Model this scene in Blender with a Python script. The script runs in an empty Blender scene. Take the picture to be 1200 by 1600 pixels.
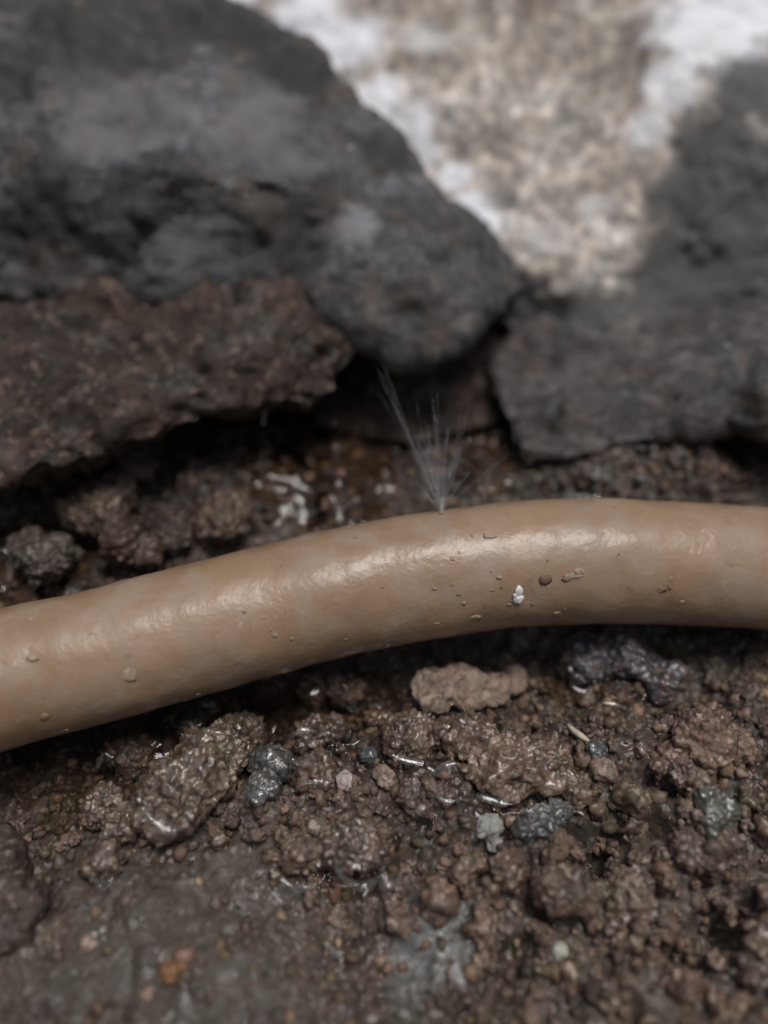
import bpy, bmesh, math, random
import numpy as np
from mathutils import Vector, Matrix
from mathutils.bvhtree import BVHTree

S = bpy.context.scene
COL = S.collection
rng = np.random.default_rng(11)
random.seed(11)
R = math.radians

# ------------------------------------------------------------------ camera
F = 1258.0                       # focal length in pixels of the 1200 x 1600 photograph
PITCH = R(50)
CAM = np.array([0.0, -0.136, 0.183])
FWD = np.array([0.0, math.cos(PITCH), -math.sin(PITCH)])
RIGHT = np.array([1.0, 0.0, 0.0])
DOWN = np.array([0.0, -math.sin(PITCH), -math.cos(PITCH)])
cam = bpy.data.cameras.new('camera'); camo = bpy.data.objects.new('camera', cam); COL.objects.link(camo)
camo.location = CAM; camo.rotation_euler = (math.pi/2 - PITCH, 0, 0)
cam.sensor_fit = 'HORIZONTAL'; cam.sensor_width = 6.0; cam.lens = 6.0*F/1200.0
cam.clip_start = 0.005; cam.clip_end = 500
cam.dof.use_dof = True; cam.dof.focus_distance = 0.189
APERTURE = 0.0088
cam.dof.aperture_fstop = cam.lens*0.001/APERTURE
S.camera = camo

# ------------------------------------------------------------------ world, sun, exposure
SUN_EL, SUN_AZ = R(80), R(80)
w = bpy.data.worlds.new('World'); S.world = w; w.use_nodes = True
wn = w.node_tree.nodes; wl = w.node_tree.links
bg = wn['Background']; sky = wn.new('ShaderNodeTexSky'); sky.sky_type = 'NISHITA'; sky.sun_disc = False
sky.sun_elevation = SUN_EL; sky.sun_rotation = SUN_AZ
sky.air_density = 1.0; sky.dust_density = 4.0; sky.ozone_density = 1.0
wl.new(sky.outputs[0], bg.inputs[0]); bg.inputs[1].default_value = 0.07
sl = bpy.data.lights.new('sun', 'SUN'); sl.energy = 2.3; sl.angle = R(22); sl.color = (1.0, 0.98, 0.96)
so = bpy.data.objects.new('sun', sl); COL.objects.link(so)
sd = Vector((math.sin(SUN_AZ)*math.cos(SUN_EL), math.cos(SUN_AZ)*math.cos(SUN_EL), math.sin(SUN_EL)))
so.rotation_euler = sd.to_track_quat('Z', 'Y').to_euler(); so.location = sd*5
S.view_settings.view_transform = 'Standard'; S.view_settings.look = 'None'
S.view_settings.gamma = 1.0; S.view_settings.use_curve_mapping = False
S.view_settings.exposure = -0.18
S.render.engine = 'CYCLES'
S.cycles.use_denoising = True
S.cycles.max_bounces = 6; S.cycles.transparent_max_bounces = 12

# ------------------------------------------------------------------ helpers: placing
def at(u, v, d):
    "point seen at pixel (u, v) of the photograph at optical depth d"
    return CAM + d*(FWD + (u-600)/F*RIGHT + (v-800)/F*DOWN)

def on(u, v, z=0.0):
    dr = FWD + (u-600)/F*RIGHT + (v-800)/F*DOWN
    return CAM + dr*((z-CAM[2])/dr[2])

def tag(o, label=None, cat=None, group=None, kind=None):
    if label: o['label'] = label
    if cat: o['category'] = cat
    if group: o['group'] = group
    if kind: o['kind'] = kind
    return o

def link(name, me, mat, parent=None, smooth=True):
    o = bpy.data.objects.new(name, me); COL.objects.link(o)
    if mat and not me.materials: me.materials.append(mat)
    if smooth and len(me.polygons): me.polygons.foreach_set('use_smooth', [True]*len(me.polygons))
    if parent: o.parent = parent
    return o

def mesh_np(name, v, f):
    v = np.asarray(v, np.float32); f = np.asarray(f, np.int32); n = f.shape[1]
    me = bpy.data.meshes.new(name)
    me.vertices.add(len(v)); me.vertices.foreach_set('co', v.ravel())
    me.loops.add(f.size); me.loops.foreach_set('vertex_index', f.ravel())
    me.polygons.add(len(f)); me.polygons.foreach_set('loop_start', np.arange(0, f.size, n, dtype=np.int32))
    me.update(calc_edges=True); me.validate()
    return me

# ------------------------------------------------------------------ helpers: noise
def _hash(ix, iy, iz, s):
    h = (ix.astype(np.int64)*374761393 + iy.astype(np.int64)*668265263 + iz.astype(np.int64)*2147483647 + s*974711) & 0xFFFFFFFF
    h = ((h ^ (h >> 13))*1274126177) & 0xFFFFFFFF
    h = ((h ^ (h >> 16))*2246822519) & 0xFFFFFFFF
    return ((h ^ (h >> 13)) & 0xFFFFFF)/float(0xFFFFFF)

def vnoise(p, s=0):
    i = np.floor(p); f = p-i; f = f*f*f*(f*(f*6-15)+10); i = i.astype(np.int64)
    out = 0
    for dx in (0, 1):
        wx = f[:, 0] if dx else 1-f[:, 0]
        for dy in (0, 1):
            wy = f[:, 1] if dy else 1-f[:, 1]
            for dz in (0, 1):
                wz = f[:, 2] if dz else 1-f[:, 2]
                out = out + wx*wy*wz*_hash(i[:, 0]+dx, i[:, 1]+dy, i[:, 2]+dz, s)
    return out*2-1

ROT = np.array([[0.36, 0.48, -0.8], [-0.8, 0.6, 0.0], [0.48, 0.64, 0.6]])
def fbm(p, octv=5, s=0, gain=0.5):
    a, out, q = 1.0, 0, p
    for k in range(octv):
        out = out + a*vnoise(q, s+k); a *= gain; q = (q @ ROT.T)*2.03+17.3
    return out

def domes2(x, y, cell, s, rmin=0.35, rmax=0.75, fill=1.0):
    "embedded round grains: height of the tallest dome over each point, in units of cell"
    px, py = x/cell, y/cell; ix, iy = np.floor(px), np.floor(py); out = np.zeros_like(px); z = np.zeros_like(px)
    for dx in (-1, 0, 1):
        for dy in (-1, 0, 1):
            cx, cy = ix+dx, iy+dy
            jx, jy = cx+_hash(cx, cy, z, s), cy+_hash(cx, cy, z, s+1)
            rr = rmin+(rmax-rmin)*_hash(cx, cy, z, s+2)**2
            live = _hash(cx, cy, z, s+3) < fill
            sx = 0.7+0.6*_hash(cx, cy, z, s+4); th = 6.28*_hash(cx, cy, z, s+5)
            ddx, ddy = px-jx, py-jy
            a, b = ddx*np.cos(th)+ddy*np.sin(th), -ddx*np.sin(th)+ddy*np.cos(th)
            d2 = (a*sx)**2+(b/sx)**2
            out = np.maximum(out, np.where(live, np.sqrt(np.maximum(0, rr*rr-d2)), 0))
    return out

def worley3(p, s):
    i = np.floor(p); best = np.full(len(p), 9.0)
    for dx in (-1, 0, 1):
        for dy in (-1, 0, 1):
            for dz in (-1, 0, 1):
                c = i+np.array([dx, dy, dz])
                q = np.stack([_hash(c[:, 0], c[:, 1], c[:, 2], s+k) for k in range(3)], 1)+c
                best = np.minimum(best, ((p-q)**2).sum(1))
    return np.sqrt(best)

# ------------------------------------------------------------------ helpers: materials
def nodes(name):
    m = bpy.data.materials.new(name); m.use_nodes = True
    t = m.node_tree; b = t.nodes['Principled BSDF']
    return m, t, b

def N(t, typ, **kw):
    n = t.nodes.new(typ)
    for k, v in kw.items():
        if k in n.inputs: n.inputs[k].default_value = v
        else: setattr(n, k, v)
    return n

def noise(t, co, scale, detail=5, rough=0.6, dist=0.0):
    n = N(t, 'ShaderNodeTexNoise'); n.inputs['Scale'].default_value = scale; n.inputs['Detail'].default_value = detail
    n.inputs['Roughness'].default_value = rough; n.inputs['Distortion'].default_value = dist
    t.links.new(co, n.inputs['Vector']); return n.outputs['Fac']

def ramp(t, fac, stops):
    r = N(t, 'ShaderNodeValToRGB'); e = r.color_ramp.elements
    while len(e) < len(stops): e.new(0.5)
    for k, (p, c) in enumerate(stops):
        e[k].position = p; e[k].color = (*c, 1) if len(c) == 3 else c
    t.links.new(fac, r.inputs[0]); return r.outputs[0]

def grey(a): return (a, a, a)

def mix(t, fac, a, b, mode='MIX'):
    m = N(t, 'ShaderNodeMix', data_type='RGBA', blend_type=mode)
    if isinstance(fac, float): m.inputs[0].default_value = fac
    else: t.links.new(fac, m.inputs[0])
    for sock, x in ((m.inputs[6], a), (m.inputs[7], b)):
        if isinstance(x, tuple): sock.default_value = (*x, 1)
        else: t.links.new(x, sock)
    return m.outputs[2]

def bump(t, b, h, strength, dist, prev=None):
    n = N(t, 'ShaderNodeBump'); n.inputs['Strength'].default_value = strength; n.inputs['Distance'].default_value = dist
    t.links.new(h, n.inputs['Height'])
    if prev: t.links.new(prev, n.inputs['Normal'])
    t.links.new(n.outputs[0], b.inputs['Normal']); return n.outputs[0]

def pos(t):
    return N(t, 'ShaderNodeNewGeometry').outputs['Position']

def earth_mat(name, dark, mid, light, fleck=None, wet=0.5, rough=0.65, scale=1.0, island=False, var=0.35):
    "damp soil: mottled colour, odd pale grains, and a broken film of water (coat)"
    m, t, b = nodes(name); co = pos(t)
    n1 = noise(t, co, 90*scale, 6, 0.65, 0.4); c = ramp(t, n1, [(0.3, dark), (0.5, mid), (0.72, light)])
    n2 = noise(t, co, 420*scale, 4, 0.7)
    c = mix(t, 0.7, c, ramp(t, n2, [(0.3, grey(0.45)), (0.5, grey(1.0)), (0.7, grey(1.5))]), 'MULTIPLY')
    vo = N(t, 'ShaderNodeTexVoronoi'); vo.inputs['Scale'].default_value = 900*scale; t.links.new(co, vo.inputs['Vector'])
    c = mix(t, 0.8, c, ramp(t, noise(t, co, 150*scale, 3, 0.6), [(0.36, (0.80, 0.88, 0.72)), (0.46, (1.0, 0.97, 0.92)), (0.54, (1.12, 0.98, 0.94)), (0.64, (0.88, 0.95, 0.98))]), 'MULTIPLY')
    hs = N(t, 'ShaderNodeSeparateColor'); t.links.new(vo.outputs['Color'], hs.inputs[0])
    if fleck:
        c = mix(t, ramp(t, hs.outputs[0], [(0.86, grey(0)), (0.9, grey(0.75))]), c, fleck)
        c = mix(t, ramp(t, hs.outputs[1], [(0.84, grey(0)), (0.88, grey(0.6))]), c, tuple(x*0.35 for x in dark))
    if island:
        g = N(t, 'ShaderNodeNewGeometry'); rnd = g.outputs['Random Per Island']
    else:
        g = N(t, 'ShaderNodeObjectInfo'); rnd = g.outputs['Random']
    c = mix(t, 1.0, c, ramp(t, rnd, [(0.0, (1-var, 1-var*1.05, 1-var)), (0.15, (1-var*.1, 1+var*.15, 1-var*.25)), (0.3, (1+var*.7, 1+var*.25, 1+var*.2)), (0.45, (1-var*.5, 1-var*.5, 1-var*.45)), (0.6, (1+var*.1, 1+var*.35, 1+var*.5)), (0.75, (1-var*.2, 1-var*.3, 1-var*.4)), (0.88, (1+var*1.1, 1+var*.9, 1+var*.6)), (1.0, (1+var*1.3, 1+var*1.2, 1+var*1.15))]), 'MULTIPLY')
    t.links.new(c, b.inputs['Base Color'])
    n3 = noise(t, co, 160*scale, 3, 0.6)
    t.links.new(ramp(t, n3, [(0.35, grey(rough*0.6)), (0.65, grey(min(1, rough*1.25)))]), b.inputs['Roughness'])
    if wet > 0:
        t.links.new(ramp(t, noise(t, co, 120*scale, 3, 0.6), [(0.62-0.4*wet, grey(0)), (0.74-0.25*wet, grey(min(1, wet*1.3)))]), b.inputs['Coat Weight'])
        b.inputs['Coat Roughness'].default_value = 0.07; b.inputs['Coat IOR'].default_value = 1.42
    p = bump(t, b, noise(t, co, 900*scale, 4, 0.7), 0.5, 0.0006)
    bump(t, b, noise(t, co, 260*scale, 4, 0.65), 0.25, 0.0012, p)
    return m

def rock_mat(name, cols, patches=None, rough=0.75, scale=1.0, streak=None):
    m, t, b = nodes(name); co0 = pos(t); co = co0
    if streak:
        mp = N(t, 'ShaderNodeMapping'); mp.inputs['Rotation'].default_value = streak[0]; mp.inputs['Scale'].default_value = streak[1]
        t.links.new(co0, mp.inputs['Vector']); co = mp.outputs[0]
    n1 = noise(t, co, 28*scale, 8, 0.68, 0.6); c = ramp(t, n1, cols)
    n2 = noise(t, co, 170*scale, 5, 0.7)
    c = mix(t, 0.75, c, ramp(t, n2, [(0.3, (0.42, 0.43, 0.44)), (0.5, grey(1.0)), (0.7, (1.6, 1.55, 1.5))]), 'MULTIPLY')
    c = mix(t, 0.7, c, ramp(t, noise(t, co, 62*scale, 6, 0.7, 0.8), [(0.34, (0.35, 0.35, 0.36)), (0.5, grey(0.95)), (0.66, (1.75, 1.72, 1.7))]), 'MULTIPLY')
    vg = N(t, 'ShaderNodeTexVoronoi'); vg.inputs['Scale'].default_value = 300*scale; t.links.new(co0, vg.inputs['Vector']); vs = N(t, 'ShaderNodeSeparateColor'); t.links.new(vg.outputs['Color'], vs.inputs[0])
    c = mix(t, 0.5, c, ramp(t, vs.outputs[0], [(0.0, (0.5, 0.5, 0.5)), (0.5, grey(0.95)), (0.85, (1.25, 1.2, 1.15)), (1.0, (1.9, 1.8, 1.7))]), 'MULTIPLY')
    n4 = noise(t, co0, 75*scale, 4, 0.6)
    c = mix(t, ramp(t, n4, [(0.52, grey(0)), (0.7, grey(0.55))]), c, (0.13, 0.085, 0.055))
    c = mix(t, ramp(t, noise(t, co0, 240*scale, 4, 0.6), [(0.66, grey(0)), (0.75, grey(0.6))]), c, (0.5, 0.48, 0.46))
    for (px, py, pz, rad, col, amt) in patches or []:
        ds = N(t, 'ShaderNodeVectorMath', operation='DISTANCE'); t.links.new(co0, ds.inputs[0]); ds.inputs[1].default_value = (px, py, pz)
        ad = N(t, 'ShaderNodeMath', operation='MULTIPLY_ADD'); t.links.new(noise(t, co0, 60, 5, 0.65), ad.inputs[0])
        ad.inputs[1].default_value = rad*1.6; ad.inputs[2].default_value = -rad*0.8
        sm = N(t, 'ShaderNodeMath', operation='ADD'); t.links.new(ds.outputs['Value'], sm.inputs[0]); t.links.new(ad.outputs[0], sm.inputs[1])
        dv = N(t, 'ShaderNodeMath', operation='DIVIDE'); t.links.new(sm.outputs[0], dv.inputs[0]); dv.inputs[1].default_value = rad
        c = mix(t, ramp(t, dv.outputs[0], [(0.55, grey(amt)), (1.0, grey(0))]), c, col)
    t.links.new(c, b.inputs['Base Color'])
    b.inputs['Roughness'].default_value = rough
    p = bump(t, b, noise(t, co, 300*scale, 6, 0.7), 0.5, 0.0012)
    bump(t, b, noise(t, co, 70*scale, 5, 0.65), 0.5, 0.004, p)
    return m

def water_mat(name, tint=(0.86, 0.82, 0.76), white=0.0, rough=0.02, rip=0.25, ior=1.36):
    m, t, b = nodes(name); out = t.nodes['Material Output']; t.nodes.remove(b)
    tr = N(t, 'ShaderNodeBsdfTransparent'); tr.inputs[0].default_value = (*tint, 1)
    gl = N(t, 'ShaderNodeBsdfGlossy'); gl.inputs['Roughness'].default_value = rough
    fr = N(t, 'ShaderNodeFresnel'); fr.inputs[0].default_value = ior
    bm = N(t, 'ShaderNodeBump'); bm.inputs['Strength'].default_value = rip; bm.inputs['Distance'].default_value = 0.0006
    t.links.new(noise(t, pos(t), 240, 2, 0.5), bm.inputs['Height'])
    t.links.new(bm.outputs[0], gl.inputs['Normal']); t.links.new(bm.outputs[0], fr.inputs['Normal'])
    mx = N(t, 'ShaderNodeMixShader'); t.links.new(fr.outputs[0], mx.inputs[0]); t.links.new(tr.outputs[0], mx.inputs[1]); t.links.new(gl.outputs[0], mx.inputs[2])
    last = mx.outputs[0]
    if white:
        df = N(t, 'ShaderNodeBsdfDiffuse'); df.inputs[0].default_value = (0.8, 0.82, 0.84, 1)
        m2 = N(t, 'ShaderNodeMixShader'); m2.inputs[0].default_value = white
        t.links.new(last, m2.inputs[1]); t.links.new(df.outputs[0], m2.inputs[2]); last = m2.outputs[0]
    t.links.new(last, out.inputs[0]); return m

M = {}
M['ground'] = earth_mat('wet_ground', (0.031, 0.022, 0.017), (0.068, 0.048, 0.037), (0.132, 0.097, 0.075), (0.25, 0.22, 0.19), wet=0.38)
M['wetclod'] = earth_mat('wet_clod_earth', (0.05, 0.034, 0.027), (0.11, 0.076, 0.059), (0.19, 0.138, 0.108), (0.34, 0.27, 0.22), wet=0.75, rough=0.5, var=0.15)
M['clod'] = earth_mat('clod_earth', (0.06, 0.040, 0.031), (0.125, 0.086, 0.066), (0.20, 0.145, 0.114), (0.34, 0.27, 0.22), wet=0.45, var=0.24)
M['grit'] = earth_mat('grit', (0.05, 0.036, 0.027), (0.115, 0.084, 0.063), (0.20, 0.155, 0.12), None, wet=0.25, island=True, var=0.6)
M['clay'] = earth_mat('clay', (0.17, 0.122, 0.098), (0.22, 0.163, 0.132), (0.26, 0.197, 0.162), (0.33, 0.26, 0.22), wet=0.15, scale=0.6, var=0.12)
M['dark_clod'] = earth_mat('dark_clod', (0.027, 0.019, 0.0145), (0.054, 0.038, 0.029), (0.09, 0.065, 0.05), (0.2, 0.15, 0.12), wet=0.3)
M['orange'] = earth_mat('orange_earth', (0.13, 0.06, 0.03), (0.22, 0.11, 0.055), (0.3, 0.17, 0.09), wet=0.3)
M['bank'] = earth_mat('bank_earth', (0.018, 0.011, 0.008), (0.042, 0.027, 0.019), (0.085, 0.056, 0.040), (0.13, 0.085, 0.062), wet=0.0, scale=0.55, rough=0.9)
M['wetstone'] = earth_mat('wet_grey_stone', (0.03, 0.032, 0.03), (0.07, 0.072, 0.068), (0.13, 0.13, 0.125), (0.3, 0.3, 0.3), wet=0.9, rough=0.4)
M['greenstone'] = earth_mat('wet_green_stone', (0.03, 0.034, 0.03), (0.070, 0.076, 0.068), (0.125, 0.13, 0.118), (0.2, 0.22, 0.2), wet=1.0, rough=0.35)
M['bluestone'] = earth_mat('wet_blue_stone', (0.035, 0.035, 0.042), (0.075, 0.075, 0.088), (0.13, 0.125, 0.14), (0.17, 0.1, 0.07), wet=0.8, rough=0.4)
M['palestone'] = earth_mat('pale_stone', (0.2, 0.19, 0.17), (0.32, 0.31, 0.29), (0.5, 0.5, 0.48), wet=0.4)
M['water'] = water_mat('water')
M['film'] = water_mat('water_film', (0.97, 0.97, 0.96), white=0.03, rough=0.06, rip=0.06, ior=1.42)
M['spray'] = water_mat('spray_water', (0.99, 0.99, 0.99), white=0.025)

# ------------------------------------------------------------------ the pipe's line
PR = 0.016
PIPE = [(-420, 1205, .170), (-200, 1130, .178), (0, 1062, .187), (150, 1026, .192), (300, 985, .197), (450, 945, .201), (600, 911, .204),
        (750, 888, .2055), (900, 877, .2065), (1050, 879, .208), (1200, 888, .211), (1400, 908, .215), (1650, 940, .220), (1900, 970, .225)]
ctrl = np.array([at(*p) for p in PIPE])
def catmull(P, n):
    out = []
    for k in range(len(P)-1):
        p0, p1, p2, p3 = P[max(k-1, 0)], P[k], P[k+1], P[min(k+2, len(P)-1)]
        for q in np.linspace(0, 1, n, endpoint=False):
            out.append(0.5*((2*p1)+(-p0+p2)*q+(2*p0-5*p1+4*p2-p3)*q*q+(-p0+3*p1-3*p2+p3)*q**3))
    out.append(P[-1]); return np.array(out)
axis = catmull(ctrl, 24)
def pipe_y(x): return np.interp(x, axis[:, 0], axis[:, 1])
def pipe_z(x): return np.interp(x, axis[:, 0], axis[:, 2])

# ------------------------------------------------------------------ ground: one sheet
def sm(a, b, x):
    t_ = np.clip((x-a)/(b-a), 0, 1); return t_*t_*(3-2*t_)

def g(x, y, u, v, amp, ru, rv=None, rot=0.0):
    c = on(u, v, 0); rv = rv or ru; k = 0.000155
    a, b_ = (x-c[0]), (y-c[1])
    ca, sa = math.cos(rot), math.sin(rot)
    return amp*np.exp(-(((a*ca+b_*sa)/(ru*k))**2+((-a*sa+b_*ca)/(rv*k))**2))

def ground_base(x, y):
    p = np.stack([x, y, np.zeros_like(x)], 1)
    dy = y-pipe_y(x)
    z = -0.0025+0.0035*fbm(p*22, 3, 5)
    z = z-0.010*np.exp(-((dy+0.014)/0.017)**2)*(1-0.4*sm(0.03, 0.08, x))-0.007*np.exp(-((dy-0.010)/0.022)**2)
    z = z-0.026*sm(0.028, 0.10, y)+np.maximum(0, y-0.15)*0.62*(1-sm(0.5, 0.7, y))+0.3*sm(0.5, 0.7, y)
    z = z+0.34*sm(0.18, 0.48, np.abs(x))*(1-sm(0.1, 0.5, y)*0.5)+0.32*sm(0.24, 0.6, -y)
    z = z+0.10*fbm(p*0.35, 3, 8)*sm(1.0, 4.0, np.hypot(x, y))
    # mounds and hollows of the mud
    z = z+g(x, y, 250, 1500, 0.006, 240, 150)+g(x, y, 900, 1330, 0.004, 260, 150)+g(x, y, 1100, 1180, 0.005, 140, 90)
    z = z-g(x, y, 525, 1430, 0.007, 42, 50)-g(x, y, 60, 1280, 0.006, 90, 80)-g(x, y, 420, 1110, 0.004, 150, 50)
    z = z-g(x, y, 935, 1335, 0.012, 42, 20, 0.5)-g(x, y, 1020, 1285, 0.011, 36, 16, -0.4)-g(x, y, 985, 1375, 0.010, 18, 40, 0.4)-g(x, y, 1130, 1450, 0.008, 40, 16, 0.3)-g(x, y, 1040, 1225, 0.007, 26, 14)-g(x, y, 960, 1300, 0.008, 16, 22)
    z = z-g(x, y, 905, 1300, 0.008, 26, 14)-g(x, y, 870, 1425, 0.008, 36, 12, -0.4)-g(x, y, 1060, 1490, 0.009, 44, 16, -0.3)-g(x, y, 820, 1470, 0.006, 24, 12, 0.4)
    z = z-g(x, y, 800, 1250, 0.003, 60, 14)-g(x, y, 1075, 1020, 0.006, 45, 60)-g(x, y, 820, 1110, 0.005, 22, 55, 0.3)
    z = z+g(x, y, 1010, 740, 0.012, 260, 90)
    return z

def muddy(x, y):
    "1 where smooth silt lies (lower left), 0 in the crumbs"
    return np.clip(g(x, y, 230, 1480, 1.0, 330, 190)+g(x, y, 330, 1340, .5, 130, 60)+g(x, y, 590, 700, .8, 190, 130)+0.15*fbm(np.stack([x, y, x*0], 1)*60, 3, 3), 0, 1)

def ground_h(x, y):
    z = ground_base(x, y); near = (np.abs(x) < 0.4) & (np.abs(y) < 0.35)
    xn, yn = x[near], y[near]; p = np.stack([xn, yn, z[near]], 1)
    wob = 0.0021*np.stack([vnoise(p*230, 1), vnoise(p*230, 2)], 1)+0.0007*np.stack([vnoise(p*700, 3), vnoise(p*700, 4)], 1)
    xs, ys = xn+wob[:, 0], yn+wob[:, 1]
    rocky = 1-0.8*muddy(xn, yn)
    h = 0.0085*domes2(xs, ys, 0.0085, 30, 0.3, 0.7, 0.75)*0.5
    h = h+0.0042*domes2(xs, ys, 0.0042, 40, 0.3, 0.72, 0.6)*0.42
    h = h+0.0019*domes2(xs, ys, 0.0019, 50, 0.3, 0.7, 0.7)*0.45
    h = h*rocky*(0.75+0.5*fbm(p*120, 3, 66))*(0.85+0.35*fbm(p*520, 3, 68))+0.0016*fbm(p*190, 5, 60, 0.62)*(0.4+0.6*rocky)+0.0032*fbm(p*75, 3, 70)*rocky
    z[near] = z[near]+h
    return z

def axis_grid(a, b_, step, far):
    core = np.arange(a, b_+1e-9, step)
    gr = [step]
    while sum(gr) < far: gr.append(gr[-1]*1.28)
    ext = np.cumsum(gr)
    return np.concatenate([(a-ext)[::-1], core, b_+ext])
gx = axis_grid(-0.17, 0.17, 0.00047, 40); gy = axis_grid(-0.128, 0.125, 0.00047, 40)
X, Y = np.meshgrid(gx, gy); GZ = ground_h(X.ravel().copy(), Y.ravel().copy())
V = np.stack([X.ravel(), Y.ravel(), GZ], 1)
nx, ny = len(gx), len(gy)
ii = (np.arange(ny-1)[:, None]*nx+np.arange(nx-1)[None]).ravel()
gme = mesh_np('ground', V, np.stack([ii, ii+1, ii+nx+1, ii+nx], 1))
GZ2 = GZ.reshape(ny, nx)
def H(x, y):
    "height of the built ground sheet at points"
    x = np.atleast_1d(np.asarray(x, float)); y = np.atleast_1d(np.asarray(y, float))
    i = np.clip(np.searchsorted(gx, x)-1, 0, nx-2); j = np.clip(np.searchsorted(gy, y)-1, 0, ny-2)
    return np.maximum.reduce([GZ2[j, i], GZ2[j, i+1], GZ2[j+1, i], GZ2[j+1, i+1]])

def ground_mat():
    m = M['ground']; t = m.node_tree; b = t.nodes['Principled BSDF']; co = pos(t)
    old = b.inputs['Base Color'].links[0].from_socket
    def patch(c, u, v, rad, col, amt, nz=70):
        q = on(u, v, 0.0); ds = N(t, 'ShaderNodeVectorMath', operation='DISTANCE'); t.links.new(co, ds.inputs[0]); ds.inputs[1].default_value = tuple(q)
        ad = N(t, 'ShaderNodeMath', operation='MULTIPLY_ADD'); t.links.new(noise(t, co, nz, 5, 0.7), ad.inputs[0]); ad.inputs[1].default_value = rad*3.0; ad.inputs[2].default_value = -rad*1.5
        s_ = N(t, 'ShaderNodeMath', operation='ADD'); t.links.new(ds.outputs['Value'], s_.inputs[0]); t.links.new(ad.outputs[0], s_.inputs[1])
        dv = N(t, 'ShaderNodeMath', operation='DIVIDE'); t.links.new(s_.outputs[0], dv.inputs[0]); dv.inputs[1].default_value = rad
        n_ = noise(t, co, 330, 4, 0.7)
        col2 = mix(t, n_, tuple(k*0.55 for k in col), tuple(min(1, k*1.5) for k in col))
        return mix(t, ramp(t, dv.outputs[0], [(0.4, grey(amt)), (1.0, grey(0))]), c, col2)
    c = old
    for (u, v, r_) in [(120, 1230, .020), (260, 1120, .018), (420, 1110, .017), (560, 1070, .016), (560, 1180, .014), (850, 1060, .016), (1000, 1000, .016), (1080, 1030, .012), (500, 750, .030), (300, 760, .03), (150, 820, .03), (620, 700, .03), (760, 700, .02), (420, 690, .03)]:  # wet mud by the pipe; the hollow behind also has shade painted in
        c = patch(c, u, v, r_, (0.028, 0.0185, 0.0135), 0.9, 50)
    c = patch(c, 230, 1500, 0.036, (0.070, 0.058, 0.046), 0.8)
    c = patch(c, 420, 1400, 0.02, (0.080, 0.066, 0.053), 0.6)
    c = patch(c, 660, 1470, 0.013, (0.19, 0.195, 0.185), 0.8)
    c = patch(c, 830, 1290, 0.006, (0.16, 0.17, 0.165), 0.8)
    c = patch(c, 1130, 1260, 0.008, (0.15, 0.155, 0.145), 0.8)
    c = patch(c, 705, 1530, 0.004, (0.42, 0.41, 0.40), 0.9)
    c = patch(c, 1000, 1440, 0.03, (0.14, 0.12, 0.095), 0.6)
    t.links.new(c, b.inputs['Base Color'])
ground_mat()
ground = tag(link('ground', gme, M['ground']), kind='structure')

# ------------------------------------------------------------------ rocks and clods: bodies joined, remeshed, roughened
def body_mesh(name, builder, voxel, disp, smooth_it=0):
    bm = bmesh.new(); builder(bm)
    me = bpy.data.meshes.new(name); bm.to_mesh(me); bm.free()
    o = bpy.data.objects.new(name, me); COL.objects.link(o)
    md = o.modifiers.new('r', 'REMESH'); md.mode = 'VOXEL'; md.voxel_size = voxel
    if smooth_it:
        ms = o.modifiers.new('s', 'SMOOTH'); ms.iterations = smooth_it; ms.factor = 0.5
    dg = bpy.context.evaluated_depsgraph_get(); dg.update()
    m2 = bpy.data.meshes.new_from_object(o.evaluated_get(dg))
    bpy.data.objects.remove(o); bpy.data.meshes.remove(me); m2.name = name
    n = len(m2.vertices); v = np.empty(n*3, np.float32); nn = np.empty(n*3, np.float32)
    m2.vertices.foreach_get('co', v); m2.vertices.foreach_get('normal', nn)
    v = v.reshape(-1, 3).astype(float); nn = nn.reshape(-1, 3).astype(float)
    v = v+disp(v, nn)
    m2.vertices.foreach_set('co', v.astype(np.float32).ravel()); m2.update()
    return m2, v

def rebase(me, v, base):
    v = v-base; me.vertices.foreach_set('co', v.astype(np.float32).ravel()); me.update()

WORLD_V = []      # world points of everything standing in the mud, for the water line
def rock(name, pts, mat, label, k=1.0, voxel=0.002, amp=0.006, seed=0, fine=0.0012, smooth_it=6, cat='rock', strata=None, **kw):
    hulls = pts if isinstance(pts[0], list) else [pts]
    def build(bm):
        for hp in hulls:
            vs = [bm.verts.new(at(p[0], p[1], p[2]*k)) for p in hp]
            r_ = bmesh.ops.convex_hull(bm, input=vs)
            bmesh.ops.delete(bm, geom=[e for e in r_['geom_interior'] if isinstance(e, bmesh.types.BMVert)], context='VERTS')
    def disp(v, n):
        big = fbm(v*18, 3, seed)
        q = v*60 if strata is None else (v @ np.array(strata).T)
        mid = fbm(q, 4, seed+9)
        fn = fbm(v*220, 3, seed+19)
        cracks = np.clip(0.06-np.abs(vnoise(v*32+fbm(v*60, 2, seed+3)[:, None]*0.3, seed+31)), 0, 0.06)/0.06
        return n*(amp*1.3*big+amp*0.35*mid+fine*fn-amp*0.35*cracks)[:, None]
    me, v = body_mesh(name, build, voxel, disp, smooth_it)
    base = np.array([v[:, 0].mean(), v[:, 1].mean(), v[:, 2].min()]); rebase(me, v, base)
    o = link(name, me, mat); o.location = base
    tag(o, label, cat, **kw); return o

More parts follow.
